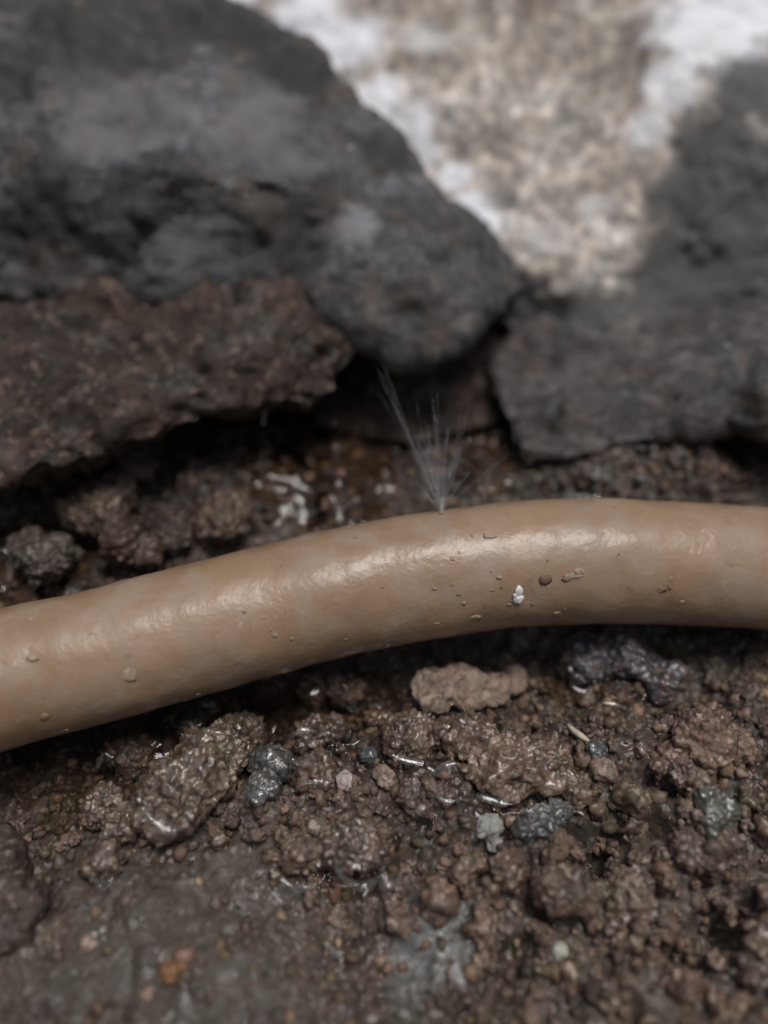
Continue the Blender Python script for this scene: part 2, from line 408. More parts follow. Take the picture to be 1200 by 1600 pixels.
# left grey boulder
M['grey_rock'] = rock_mat('grey_rock', [(0.3, (0.028, 0.028, 0.026)), (0.5, (0.082, 0.082, 0.082)), (0.7, (0.19, 0.19, 0.195))])
grey_boulder = rock('boulder', [[(-260, 480, .275), (-260, -120, .30), (20, -60, .296), (200, 0, .298), (400, 22, .30), (475, 95, .297), (545, 175, .287), (640, 235, .278), (705, 300, .272),
                 (640, 400, .268), (520, 455, .270), (300, 475, .262), (100, 480, .26), (0, 300, .250), (200, 260, .246), (420, 270, .25), (560, 330, .257),
                 (-260, 400, .42), (250, 100, .42), (600, 300, .40), (100, 480, .40)],
                 [(440, 330, .262), (560, 260, .266), (680, 290, .272), (770, 380, .274), (830, 450, .274), (780, 500, .266), (720, 545, .262), (630, 560, .260), (560, 530, .262), (480, 460, .264), (640, 430, .254), (570, 400, .255), (710, 430, .260), (650, 420, .36), (760, 420, .36)]], M['grey_rock'],
     'large dark grey boulder filling the upper left, above a brown earth bank', k=0.93, amp=0.006, seed=3, smooth_it=16)
# pale tan boulder with daylight painted white along its edges
tan_boulder = rock('boulder', [[(60, -160, .40), (90, 20, .385), (300, 60, .36), (470, 40, .335), (560, 190, .315), (660, 260, .30), (700, 330, .290), (750, 405, .282), (880, 455, .276), (690, 440, .290), (720, 520, .292), (790, 520, .288), (900, 540, .290), (1060, 530, .290), (1160, 450, .287), (1020, 435, .277), (1120, 330, .284),
                 (1240, 100, .305), (1300, -160, .335), (800, -180, .345), (800, 200, .290), (930, 120, .297), (900, 330, .275), (1080, 60, .302),
                 (300, 100, .5), (1200, 0, .48), (900, 430, .42), (800, -160, .5)],
                 [(1110, 140, .296), (1190, 70, .300), (1360, 20, .30), (1420, 430, .285), (1190, 460, .275), (1010, 470, .278), (1000, 340, .284), (1045, 210, .291), (1180, 260, .272), (1090, 350, .273), (1250, 200, .27), (1200, 150, .4), (1350, 250, .4), (1050, 430, .37)],
                 [(740, 470, .292), (900, 450, .285), (1200, 430, .280), (1360, 480, .28), (1360, 610, .275), (1150, 590, .277), (950, 610, .280), (800, 570, .287), (900, 530, .279), (1050, 520, .273), (1000, 500, .4), (1300, 500, .4)]], None,
     'pale tan boulder with daylight painted white on its top edges, dark towards the right', k=0.95, amp=0.005, seed=14, smooth_it=14)
bpy.context.view_layer.update()
def surf(u, v, ob=None):
    ob = ob or tan_boulder; _bv = BVHTree.FromObject(ob, bpy.context.evaluated_depsgraph_get())
    d = Vector(FWD+(u-600)/F*RIGHT+(v-800)/F*DOWN).normalized(); h = _bv.ray_cast(Vector(CAM)-ob.location, d)[0]
    return tuple(h+ob.location) if h else tuple(at(u, v, .3))
WH = (0.88, 0.89, 0.91)  # daylight on the upper rock edges, put into the colour
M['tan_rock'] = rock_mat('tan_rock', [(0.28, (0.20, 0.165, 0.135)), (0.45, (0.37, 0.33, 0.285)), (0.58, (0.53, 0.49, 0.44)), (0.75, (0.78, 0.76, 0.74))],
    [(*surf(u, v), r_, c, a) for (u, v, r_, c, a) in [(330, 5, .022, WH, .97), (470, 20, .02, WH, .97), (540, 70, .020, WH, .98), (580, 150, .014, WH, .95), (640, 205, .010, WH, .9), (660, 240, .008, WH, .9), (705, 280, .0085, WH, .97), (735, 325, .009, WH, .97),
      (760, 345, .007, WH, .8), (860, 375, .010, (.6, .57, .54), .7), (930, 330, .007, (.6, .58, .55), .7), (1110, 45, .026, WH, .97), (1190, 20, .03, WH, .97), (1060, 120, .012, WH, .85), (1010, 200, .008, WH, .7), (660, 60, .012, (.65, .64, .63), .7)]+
     [(u, v, r_, (.075, .074, .07), .93) for (u, v, r_) in [(1170, 150, .020), (1110, 230, .018), (1190, 260, .024), (1070, 310, .015), (1150, 350, .024), (1060, 400, .014), (1170, 450, .026), (1040, 480, .022), (920, 520, .020), (800, 490, .016), (1100, 560, .026), (900, 590, .024), (740, 430, .008), (840, 545, .014), (780, 520, .014), (760, 470, .010)]]],  # darker rock plus painted shade on the right shoulder and underside
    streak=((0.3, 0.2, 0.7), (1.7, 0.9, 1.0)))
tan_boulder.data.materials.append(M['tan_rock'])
SHADE_DK, LIT_BAND = (0.018, 0.019, 0.018), (0.2, 0.2, 0.21)  # painted shading: dark top edge and lower band, lighter band between
M['shade_painted_rock'] = rock_mat('shade_painted_rock', [(0.3, (0.026, 0.026, 0.026)), (0.5, (0.062, 0.062, 0.064)), (0.7, (0.138, 0.140, 0.147))],
    [(*surf(u, v, grey_boulder), r_, c, a) for (u, v, r_, c, a) in [(330, 50, .024, SHADE_DK, .75), (470, 110, .016, SHADE_DK, .75), (130, 70, .024, SHADE_DK, .6), (60, 330, .020, SHADE_DK, .8), (250, 330, .020, SHADE_DK, .6), (450, 350, .018, SHADE_DK, .6), (600, 240, .012, SHADE_DK, .7), (20, 120, .018, SHADE_DK, .6),
      (200, 190, .026, LIT_BAND, .5), (400, 200, .024, LIT_BAND, .45), (560, 350, .009, (.3, .3, .31), .6), (300, 420, .016, LIT_BAND, .35)]])
grey_boulder.data.materials[0] = M['shade_painted_rock']
M['dark_rock'] = rock_mat('dark_rock', [(0.25, (0.035, 0.035, 0.033)), (0.5, (0.082, 0.081, 0.077)), (0.75, (0.18, 0.175, 0.168))], scale=1.3)
M['low_rock'] = rock_mat('low_rock', [(0.25, (0.03, 0.028, 0.027)), (0.5, (0.075, 0.069, 0.067)), (0.75, (0.165, 0.152, 0.15))], scale=1.5, streak=((0, 0.5, 0.4), (0.8, 1.6, 1.6)))
rock('stone', [(765, 610, .282), (770, 545, .288), (850, 500, .286), (1000, 490, .280), (1120, 480, .280), (1240, 480, .274), (1330, 520, .27), (1300, 600, .258), (1150, 640, .254), (1000, 690, .253), (880, 735, .252), (800, 740, .253), (780, 680, .260),
               (900, 640, .252), (1050, 600, .253), (1000, 560, .35), (850, 650, .34), (1300, 550, .35)], M['low_rock'],
     'grey brown streaked stone at the right, slanting down towards the pipe', k=0.945, voxel=0.0015, smooth_it=18, amp=0.005, seed=51)
rock('stone', [(1130, 560, .262), (1260, 520, .26), (1330, 700, .25), (1180, 690, .252), (1110, 650, .256), (1200, 620, .246), (1230, 620, .34)], M['dark_rock'],
     'dark angular stone at the right edge, beside the streaked stone', k=0.93, voxel=0.0015, amp=0.003, seed=57)
# the brown bank of earth on the left (overhanging a hollow)
bank = rock('earth_bank', [(-260, 470, .275), (60, 440, .270), (200, 415, .276), (400, 405, .279), (560, 420, .280), (590, 540, .277), (540, 620, .268), (440, 640, .262), (330, 640, .254), (200, 655, .250), (80, 690, .244), (-60, 770, .236), (-260, 800, .235),
                    (100, 560, .250), (300, 560, .253), (450, 540, .258), (300, 500, .36), (-200, 650, .36), (500, 560, .36), (100, 650, .33), (180, 690, .268), (380, 672, .274), (0, 745, .256), (-150, 800, .25), (500, 640, .278)], M['bank'],
     'brown earth bank with reddish grit overhanging a dark hollow at the left', k=0.868, voxel=0.0014, smooth_it=26, amp=0.006, seed=66, fine=0.0018, cat='earth bank')
back = rock('earth_bank', [(440, 470, .282), (600, 450, .284), (760, 430, .284), (860, 480, .282), (900, 560, .278), (880, 680, .264), (760, 695, .262), (640, 690, .263), (500, 665, .270), (430, 620, .276), (600, 590, .270), (760, 570, .268), (700, 560, .36), (550, 600, .36), (840, 600, .36), (760, 440, .36)], M['bank'],
     'dark wet earth face behind the spraying jet of water', voxel=0.0014, smooth_it=10, amp=0.005, seed=71, fine=0.0016, cat='earth bank')

def clod(name, lobes, mat, label, flat=0.8, voxel=None, lift=0.5, cat='clod', crumbs=1.0, z0=None, group=None):
    "lobes: (u, v, radius in px).  They are set on the mud, joined and made crumbly"
    L = []; seed = int(rng.integers(1, 9999))
    for (u, v, r_) in lobes:
        q = on(u, v, 0.0)
        z = float(H(q[0], q[1])[0]) if z0 is None else z0
        q = on(u, v, z); d = float((q-CAM) @ FWD); rad = r_*d/F
        q = on(u, v, z+lift*rad); L.append((q, rad*0.94))
    rm = max(r_ for _, r_ in L)
    vox = voxel or max(0.00032, rm/22)
    def build(bm):
        for (q, r_) in L:
            s = [r_*random.uniform(0.92, 1.1), r_*random.uniform(0.92, 1.1), r_*flat]
            bmesh.ops.create_icosphere(bm, subdivisions=3, radius=1.0, matrix=Matrix.Translation(q) @ Matrix.Rotation(random.uniform(0, 3.1), 4, 'Z') @ Matrix.Diagonal((*s, 1)))
    def disp(v, n):
        k = 1/rm
        h = 0.22*fbm(v*k*1.1, 3, seed)+0.06*fbm(v*k*4, 3, seed+5)
        gr = np.clip(0.62-worley3(v/0.0034+0.3*fbm(v*700, 2, seed)[:, None], seed+7), 0, 1)*0.0024*crumbs
        gr2 = np.clip(0.6-worley3(v/0.0015, seed+8), 0, 1)*0.0009*crumbs
        return n*(rm*h+gr+gr2-0.0004)[:, None]
    me, v = body_mesh(name, build, vox, disp, 2)
    WORLD_V.append(v)
    base = np.array([v[:, 0].mean(), v[:, 1].mean(), v[:, 2].min()]); rebase(me, v, base)
    o = link(name, me, mat); o.location = base; tag(o, label, cat, group)
    return o

C = M['clod']
clod('earth_clod', [(262, 1248, 56), (290, 1225, 62), (322, 1195, 62), (352, 1172, 55), (380, 1150, 44)], M['wetclod'], 'large elongated reddish brown clod below the left half of the pipe', flat=0.75, lift=0.9)
clod('earth_clod', [(158, 1258, 36), (185, 1290, 30), (163, 1345, 34)], M['wetclod'], 'crumbly brown clod left of the large elongated clod, hollowed in its middle')
clod('pebble', [(300, 1142, 31), (325, 1106, 24)], M['greenstone'], 'wet dark green pebble touching the underside of the pipe', cat='pebble', crumbs=0.2, lift=0.7)
clod('earth_clod', [(205, 1182, 38), (180, 1168, 22)], M['dark_clod'], 'small dull brown clod between the green pebble and the left end of the pipe')
clod('clay_slab', [(680, 1078, 38), (725, 1072, 42), (770, 1075, 34), (800, 1060, 24)], M['clay'], 'smooth light brown clay slab under the middle of the pipe', flat=0.42, cat='clay', crumbs=0.25, lift=0.45)
clod('earth_clod', [(637, 1150, 42), (683, 1146, 30)], M['wetclod'], 'rounded reddish clod just below the smooth clay slab')
clod('earth_clod', [(742, 1150, 44), (785, 1188, 56), (850, 1195, 48), (800, 1215, 40)], M['wetclod'], 'broad lumpy mass of earth left of the pale straw chip', flat=0.55)
clod('earth_clod', [(488, 1080, 30)], M['wetclod'], 'wet knobbly clod close under the pipe, left one of a pair')
clod('earth_clod', [(540, 1080, 31)], M['wetclod'], 'wet knobbly clod close under the pipe, right one of a pair with a curved glint')
clod('earth_clod', [(420, 1075, 34), (450, 1065, 24)], M['dark_clod'], 'dark brown clod tucked under the pipe above the large elongated clod')
clod('earth_clod', [(487, 1150, 34), (520, 1140, 24)], M['wetclod'], 'shiny wet clod right of the large elongated clod, above the ring of water')
clod('earth_clod', [(492, 1208, 36)], M['wetclod'], 'wet brown clod holding a ring of water under the shiny clod')
clod('stone', [(425, 1195, 36), (408, 1228, 28)], M['wetstone'], 'dark grey wet stone at the lower right side of the large elongated clod', cat='stone', crumbs=0.35)
clod('rock', [(915, 1035, 48), (975, 1025, 54), (1030, 1060, 42)], M['bluestone'], 'dark bluish wet rock under the right half of the pipe', cat='rock', crumbs=0.5)
clod('cobble', [(-20, 1370, 70), (-5, 1430, 72)], M['dark_clod'], 'smooth brown cobble cut by the lower left edge of the picture', cat='cobble', crumbs=0.15, flat=0.6, lift=0.2)
clod('earth_clod', [(540, 1318, 44), (515, 1330, 30), (575, 1335, 26)], M['wetclod'], 'brown clod with a broad rim of water at the bottom centre')
clod('earth_clod', [(470, 1335, 34), (450, 1320, 22)], C, 'crumbly clod just left of the clod with the broad water rim')
clod('pebble', [(601, 1216, 22)], M['clay'], 'pale rounded pebble with a dark green rim below the reddish clod', cat='pebble', crumbs=0.2)
clod('earth_clod', [(640, 1240, 24), (650, 1262, 16)], M['wetclod'], 'reddish speckled lump between the pale pebble and the bright water curve')
clod('pebble', [(540, 1222, 18)], M['palestone'], 'pale oval pebble right of the clod with the ring of water', cat='pebble', crumbs=0.2)
clod('pebble', [(575, 1180, 17)], M['wetstone'], 'dull grey pebble left of the reddish clod under the slab', cat='pebble', crumbs=0.2)
clod('earth_clod', [(692, 1240, 24)], M['wetclod'], 'small clod ringed by a bright curve of water')
clod('stone', [(850, 1290, 34), (875, 1270, 26), (820, 1300, 20)], M['wetstone'], 'grey green stone with a dark wet hollow below the broad earth mass', cat='stone', crumbs=0.6)
clod('stone', [(765, 1290, 24), (770, 1315, 16)], M['palestone'], 'pale grey sparkling pebble left of the grey green stone', cat='pebble', crumbs=0.6)
clod('earth_clod', [(1100, 1150, 50), (1150, 1165, 36)], C, 'big rough clod near the right edge under the pipe')
clod('earth_clod', [(1050, 1185, 28), (1030, 1200, 18)], C, 'angular pinkish clod left of the big rough clod at the right')
clod('pebble', [(935, 1175, 20)], M['greenstone'], 'grey green pebble right beside the tip of the straw chip', cat='pebble', crumbs=0.4)
clod('pebble', [(945, 1204, 22)], M['clay'], 'pale pinkish pebble below the grey green one by the straw chip', cat='pebble', crumbs=0.3)
clod('earth_clod', [(1072, 1205, 28), (1095, 1198, 20)], C, 'low brown clod under the big rough clod at the right')
clod('stone', [(1120, 1265, 34), (1110, 1290, 24)], M['greenstone'], 'dull green grey stone near the right edge below the rough clod', cat='stone', crumbs=0.6)
clod('earth_clod', [(905, 1235, 30), (880, 1255, 22)], C, 'lumpy clod at the lower right corner of the broad earth mass')
clod('earth_clod', [(795, 1355, 32)], C, 'single brown lump left of the dark pits in the grit')
clod('earth_clod', [(865, 1385, 40), (905, 1400, 28)], C, 'wide brown lump directly under the dark pits in the grit')
clod('earth_clod', [(985, 1405, 44)], C, 'rounded dull lump in the grit at the bottom right')
clod('earth_clod', [(1075, 1330, 30), (1100, 1345, 24)], C, 'loose brown lump between the pits and the right edge')
clod('stone', [(875, 1485, 17)], M['palestone'], 'small pale grey stone low in the grit, below the wide brown lump', cat='stone', crumbs=0.2)
clod('pebble', [(265, 1517, 20), (282, 1508, 13)], M['orange'], 'orange brown pebble lying on the smooth silt at the bottom left', cat='pebble', crumbs=0.4)
clod('pebble', [(137, 1474, 15)], M['clay'], 'pale brown pebble on the silt, uppermost of three at the bottom left', cat='pebble', crumbs=0.3)
clod('pebble', [(116, 1520, 8)], M['palestone'], 'tiny whitish pebble on the silt under the pale brown one', cat='pebble', crumbs=0.2)
clod('pebble', [(230, 1553, 14)], M['clay'], 'pinkish pebble on the silt just below the orange one', cat='pebble', crumbs=0.3)
clod('pebble', [(528, 1425, 14), (522, 1440, 12)], M['clay'], 'small light lump inside the dark round hollow at the bottom centre', cat='pebble', crumbs=0.4)
# dark clods in the hollow behind the pipe
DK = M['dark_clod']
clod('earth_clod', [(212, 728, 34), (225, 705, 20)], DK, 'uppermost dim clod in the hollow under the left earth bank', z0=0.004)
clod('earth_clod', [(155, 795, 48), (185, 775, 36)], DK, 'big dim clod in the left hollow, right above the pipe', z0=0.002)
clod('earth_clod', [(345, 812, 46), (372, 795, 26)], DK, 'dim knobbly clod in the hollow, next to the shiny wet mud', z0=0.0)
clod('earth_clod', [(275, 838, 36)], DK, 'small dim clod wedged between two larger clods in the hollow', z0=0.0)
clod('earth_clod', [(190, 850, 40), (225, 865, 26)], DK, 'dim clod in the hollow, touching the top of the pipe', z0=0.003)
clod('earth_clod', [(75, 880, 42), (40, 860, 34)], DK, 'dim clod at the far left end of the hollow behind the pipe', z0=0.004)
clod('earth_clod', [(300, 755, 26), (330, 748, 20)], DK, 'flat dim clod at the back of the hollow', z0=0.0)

# ------------------------------------------------------------------ crumbs: shared meshes, each an object of its own
crumb_meshes = []
for k in range(10):
    s = int(rng.integers(1, 9999))
    def build(bm):
        for _ in range(random.choice((1, 2, 2, 3))):
            bmesh.ops.create_icosphere(bm, subdivisions=2, radius=random.uniform(0.6, 0.9),
                matrix=Matrix.Translation((random.uniform(-.4, .4), random.uniform(-.4, .4), random.uniform(-.2, .2))))
    me, v = body_mesh('crumb', build, 0.17, lambda v, n: n*(0.48*fbm(v*1.1, 3, s)-0.22*np.abs(fbm(v*2.2, 2, s+4))+0.2*np.clip(0.6-worley3(v*2.4, s), 0, 1)+0.09*fbm(v*5, 3, s))[:, None], 1)
    me.polygons.foreach_set('use_smooth', [True]*len(me.polygons)); crumb_meshes.append(me)
mesh_sets = {}
def crumbs(n, regions, rpx, mat, label, group, name='earth_crumb', z0=None):
    ms = mesh_sets.setdefault(mat.name, [])
    if not ms:
        for me in crumb_meshes:
            c = me.copy(); c.materials.append(mat); ms.append(c)
    made = 0; ar = np.array([(r_[1]-r_[0])*(r_[3]-r_[2]) for r_ in regions], float); ar /= ar.sum()
    while made < n:
        r_ = regions[rng.choice(len(regions), p=ar)]
        u, v = rng.uniform(r_[0], r_[1]), rng.uniform(r_[2], r_[3]); q = on(u, v, 0)
        if abs(q[1]-pipe_y(q[0])) < PR*0.8: continue
        z = float(H(q[0], q[1])[0]); q = on(u, v, z)
        rad = (rpx[0]+(rpx[1]-rpx[0])*rng.random()**2)*0.000155
        o = bpy.data.objects.new(name, ms[int(rng.integers(len(ms)))]); COL.objects.link(o)
        o.location = (q[0], q[1], float(H(q[0], q[1])[0])+rad*0.25); o.rotation_euler = tuple(rng.uniform(0, 6.28, 3))
        o.scale = tuple(rad*rng.uniform(0.75, 1.2, 3)); tag(o, label, 'crumb', group); made += 1
        if rad > 0.0013:
            vv = np.array([x.co for x in o.data.vertices]); WORLD_V.append(vv*rad+np.array(o.location))
for n, reg, mat, place in [
    (30, (900, 1200, 1120, 1250), C, 'between the straw chip and the right edge'), (26, (840, 1010, 1250, 1390), C, 'around the dark pits in the grit'),
    (26, (1010, 1200, 1250, 1420), C, 'near the green grey stone at the right edge'), (26, (960, 1200, 1420, 1600), C, 'in the bottom right corner'),
    (24, (740, 960, 1390, 1600), C, 'below the wide brown lump'), (16, (610, 740, 1290, 1450), C, 'right of the clod with the broad water rim')]:
    crumbs(n, [reg], (9, 27), mat, 'loose rough crumb of brown earth '+place, 'loose crumbs '+place)
for n, reg, place in [
    (24, (440, 600, 1110, 1290), 'around the clod with the ring of water'), (22, (600, 900, 1120, 1280), 'beside the broad earth mass'),
    (18, (420, 600, 1290, 1400), 'around the clod with the broad water rim'), (20, (0, 240, 1180, 1340), 'left of the large elongated clod'), (14, (330, 480, 1240, 1330), 'below the dark grey wet stone')]:
    crumbs(n, [reg], (7, 20), C, 'damp small crumb of earth '+place, 'damp crumbs '+place)
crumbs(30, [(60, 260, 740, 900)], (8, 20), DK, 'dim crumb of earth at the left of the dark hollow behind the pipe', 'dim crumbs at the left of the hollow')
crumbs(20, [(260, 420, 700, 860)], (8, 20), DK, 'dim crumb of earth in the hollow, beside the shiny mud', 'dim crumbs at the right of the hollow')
crumbs(35, [(800, 1200, 690, 780)], (6, 14), M['wetstone'], 'dark grey chip of gravel behind the right half of the pipe', 'dark gravel chips behind the pipe', name='gravel_chip')

# ------------------------------------------------------------------ grit: thousands of grains nobody could count
def grit(n):
    bm = bmesh.new(); bmesh.ops.create_icosphere(bm, subdivisions=1, radius=1.0)
    bv = np.array([v.co for v in bm.verts]); bf = np.array([[v.index for v in f.verts] for f in bm.faces]); bm.free()
    P = np.stack([rng.uniform(-0.13, 0.13, n*3), rng.uniform(-0.125, 0.075, n*3)], 1)
    dens = (1-0.85*muddy(P[:, 0], P[:, 1]))*(0.35+0.65*(fbm(np.c_[P, P[:, 0]*0]*45, 3, 77)*0.5+0.5))
    P = P[(rng.random(len(P)) < dens) & (np.abs(P[:, 1]-pipe_y(P[:, 0])) > PR*0.9)][:n]; n = len(P)
    rad = 0.00045+0.0014*rng.random(n)**3
    sc = rng.uniform(0.65, 1.2, (n, 1, 3))*rad[:, None, None]
    v = np.sign(bv)[None]*np.abs(bv[None])**0.75*(1+0.30*rng.standard_normal((n, len(bv), 1)).clip(-1.4, 1.6))*sc
    th = rng.uniform(0, 6.28, n); ph = rng.uniform(0, 6.28, n)
    Rz = np.zeros((n, 3, 3)); Rz[:, 0, 0] = np.cos(th); Rz[:, 0, 1] = -np.sin(th); Rz[:, 1, 0] = np.sin(th); Rz[:, 1, 1] = np.cos(th); Rz[:, 2, 2] = 1
    Rx = np.zeros((n, 3, 3)); Rx[:, 1, 1] = np.cos(ph); Rx[:, 1, 2] = -np.sin(ph); Rx[:, 2, 1] = np.sin(ph); Rx[:, 2, 2] = np.cos(ph); Rx[:, 0, 0] = 1
    v = np.einsum('nij,nkj->nki', Rx @ Rz, v)
    v = v+np.c_[P, H(P[:, 0], P[:, 1])+rad*0.05][:, None]
    f = bf[None]+(np.arange(n)*len(bv))[:, None, None]
    me = mesh_np('grit', v.reshape(-1, 3), f.reshape(-1, 3))
    return link('grit', me, M['grit'], smooth=False)
tag(grit(6000), kind='stuff')

# ------------------------------------------------------------------ the pipe
def pipe():
    t_ = np.gradient(axis, axis=0); t_ /= np.linalg.norm(t_, axis=1)[:, None]
    up = np.array([0, 0, 1.0]); side = np.cross(t_, up); side /= np.linalg.norm(side, axis=1)[:, None]; nv = np.cross(side, t_)
    K = 72; ph = np.linspace(0, 2*math.pi, K, endpoint=False); n = len(axis)
    dirn = side[:, None]*np.cos(ph)[None, :, None]+nv[:, None]*np.sin(ph)[None, :, None]
    v = axis[:, None]+PR*dirn; fl = v.reshape(-1, 3)
    r_ = 0.00024*fbm(fl*70, 3, 91)+0.00016*fbm(fl*130, 2, 93)+0.00012*np.clip(fbm(fl*300, 3, 95), 0, 1)
    v = (fl+dirn.reshape(-1, 3)*r_[:, None])
    i = np.arange(n-1)[:, None]*K; j = np.arange(K)[None]; j2 = (j+1) % K
    f = np.stack([(i+j), (i+j2), (i+K+j2), (i+K+j)], -1).reshape(-1, 4)
    m, t, b = nodes('tan_plastic'); co = pos(t)
    n1 = noise(t, co, 26, 5, 0.6)
    c = ramp(t, n1, [(0.3, (0.26, 0.165, 0.092)), (0.5, (0.31, 0.202, 0.118)), (0.7, (0.355, 0.238, 0.146))])
    dirt = noise(t, co, 75, 7, 0.7, 0.5)
    c = mix(t, ramp(t, dirt, [(0.44, grey(0)), (0.62, grey(0.7))]), c, (0.335, 0.255, 0.195))
    c = mix(t, ramp(t, noise(t, co, 210, 5, 0.7), [(0.6, grey(0)), (0.74, grey(0.55))]), c, (0.17, 0.105, 0.062))
    c = mix(t, ramp(t, noise(t, co, 330, 3, 0.6), [(0.68, grey(0)), (0.76, grey(0.7))]), c, (0.5, 0.40, 0.31))
    t.links.new(c, b.inputs['Base Color'])
    t.links.new(ramp(t, dirt, [(0.35, grey(0.36)), (0.62, grey(0.62))]), b.inputs['Roughness'])
    t.links.new(ramp(t, noise(t, co, 55, 6, 0.7), [(0.42, grey(1.0)), (0.62, grey(0.35))]), b.inputs['Coat Weight']); b.inputs['Coat Roughness'].default_value = 0.3; b.inputs['Coat IOR'].default_value = 1.36
    p = bump(t, b, noise(t, co, 120, 4, 0.55), 0.42, 0.0010)
    p = bump(t, b, noise(t, co, 700, 3, 0.6), 0.3, 0.0003, p); t.links.new(p, b.inputs['Coat Normal'])
    root = bpy.data.objects.new('water_pipe', None); COL.objects.link(root); root.location = at(600, 911, .204)
    tag(root, 'tan plastic water pipe curving across the trench, leaking a fine jet', 'pipe')
    me = mesh_np('pipe_wall', v-np.array(root.location), f); link('pipe_wall', me, m, root)
    return root, v
root_pipe, pipe_v = pipe()
def pipe_hit(u, v):
    "front surface of the pipe under pixel (u, v), with its normal"
    d = FWD+(u-600)/F*RIGHT+(v-800)/F*DOWN; d = d/np.linalg.norm(d)
    ts = np.linspace(0.15, 0.26, 900); P = CAM+ts[:, None]*d
    D = np.linalg.norm(P[:, None]-axis[None], axis=2); k = D.min(1); hit = np.argmax(k < PR)
    if k.min() > PR: hit = int(np.argmin(k))
    c = axis[int(np.argmin(D[hit]))]; n = P[hit]-c; return P[hit], n/np.linalg.norm(n)

FL = {}
def fleck_mat(name, col, wet=False):
    m, t, b = nodes(name); b.inputs['Roughness'].default_value = 0.15 if wet else 0.7
    c = ramp(t, noise(t, pos(t), 900, 4, 0.6), [(0.3, tuple(k*0.7 for k in col)), (0.7, tuple(min(1, k*1.25) for k in col))]); t.links.new(c, b.inputs['Base Color']); return m
FL['pale'] = fleck_mat('fleck_pale', (0.36, 0.27, 0.19)); FL['white'] = fleck_mat('fleck_white', (0.82, 0.82, 0.82), True)
FL['bead'] = M['film']; FL['brown'] = fleck_mat('fleck_brown', (0.16, 0.10, 0.06)); FL['tan'] = fleck_mat('fleck_tan', (0.28, 0.185, 0.115))
def fleck(u, v, ru, rv, col, name='mud_fleck', h=0.22, label=None):
    p, n = pipe_hit(u, v); k = 0.000162; s = int(rng.integers(9999))
    bm = bmesh.new(); bmesh.ops.create_icosphere(bm, subdivisions=2, radius=1.0)
    vv = np.array([x.co for x in bm.verts]); vv *= (1+0.35*fbm(vv*1.3, 3, s))[:, None]; ff = np.array([[x.index for x in f_.verts] for f_ in bm.faces]); bm.free()
    x = RIGHT-n*(RIGHT @ n); x /= np.linalg.norm(x); y = np.cross(n, x)
    W = p+vv[:, :1]*x*ru*k+vv[:, 1:2]*y*rv*k+vv[:, 2:]*n*min(ru, rv)*k*h
    me = mesh_np(name, W-np.array(root_pipe.location), ff); o = link(name, me, FL[col], root_pipe)
    if label: o['label'] = label
fleck(810, 924, 6, 9, 'white', 'water_drop', 0.5); fleck(811, 937, 8, 7, 'white', 'water_drop', 0.5); fleck(806, 931, 5, 5, 'white', 'water_drop', 0.5)
fleck(689, 803, 5, 3, 'brown', 'pinhole', 0.1, 'dark pinhole the jet comes from')
for _ in range(16):
    fleck(689+rng.normal(0, 28), 812+abs(rng.normal(0, 22)), rng.uniform(1.5, 3.5), rng.uniform(1.5, 3.5), 'bead', 'water_bead', 0.6)
fleck(851, 905, 9, 8, 'brown', h=0.3, label='dark brown speck on the pipe'); fleck(965, 866, 6, 4, 'brown', h=0.3)
for (u, v, a, b_, c) in [(895, 900, 14, 5, 'pale'), (905, 893, 8, 5, 'pale'), (885, 905, 8, 4, 'tan'), (780, 902, 5, 3, 'pale'), (870, 959, 7, 4, 'pale'), (743, 965, 10, 5, 'pale'), (682, 975, 6, 4, 'pale'),
                          (765, 837, 10, 4, 'pale'), (725, 943, 4, 3, 'pale'), (1067, 941, 7, 4, 'pale'), (1108, 947, 6, 4, 'pale'), (1137, 951, 6, 4, 'pale'), (1195, 931, 8, 3, 'pale'), (1030, 920, 14, 8, 'tan'),
                          (1048, 910, 6, 10, 'tan'), (430, 993, 4, 4, 'pale'), (457, 998, 4, 3, 'pale'), (418, 1045, 4, 5, 'pale'), (420, 1055, 5, 4, 'tan'), (205, 1055, 16, 12, 'pale'), (220, 1045, 10, 8, 'tan'), (70, 1120, 6, 8, 'tan'),
                          (50, 1028, 8, 4, 'pale'), (310, 1085, 5, 4, 'pale'), (520, 1030, 4, 4, 'pale'), (590, 1013, 5, 4, 'pale'), (1005, 958, 5, 3, 'tan'), (940, 968, 6, 4, 'tan'), (560, 840, 8, 4, 'tan'), (640, 960, 4, 3, 'tan'),
                          (1140, 978, 6, 4, 'pale'), (990, 945, 4, 3, 'pale'), (350, 905, 6, 3, 'tan'), (115, 1110, 5, 4, 'tan')]:
    fleck(u, v, a, b_, c)

for _ in range(110):
    u = rng.uniform(5, 1195); lo, hi = np.interp(u, [0, 300, 600, 900, 1200], [1175, 1095, 1015, 975, 985]), np.interp(u, [0, 300, 600, 900, 1200], [960, 880, 808, 780, 793])
    q = rng.random()**0.6; fleck(u, hi+(lo-hi)*(0.12+0.84*q), rng.uniform(1.2, 4.0), rng.uniform(1.0, 2.4), rng.choice(['pale', 'pale', 'pale', 'tan', 'tan']), h=0.12)

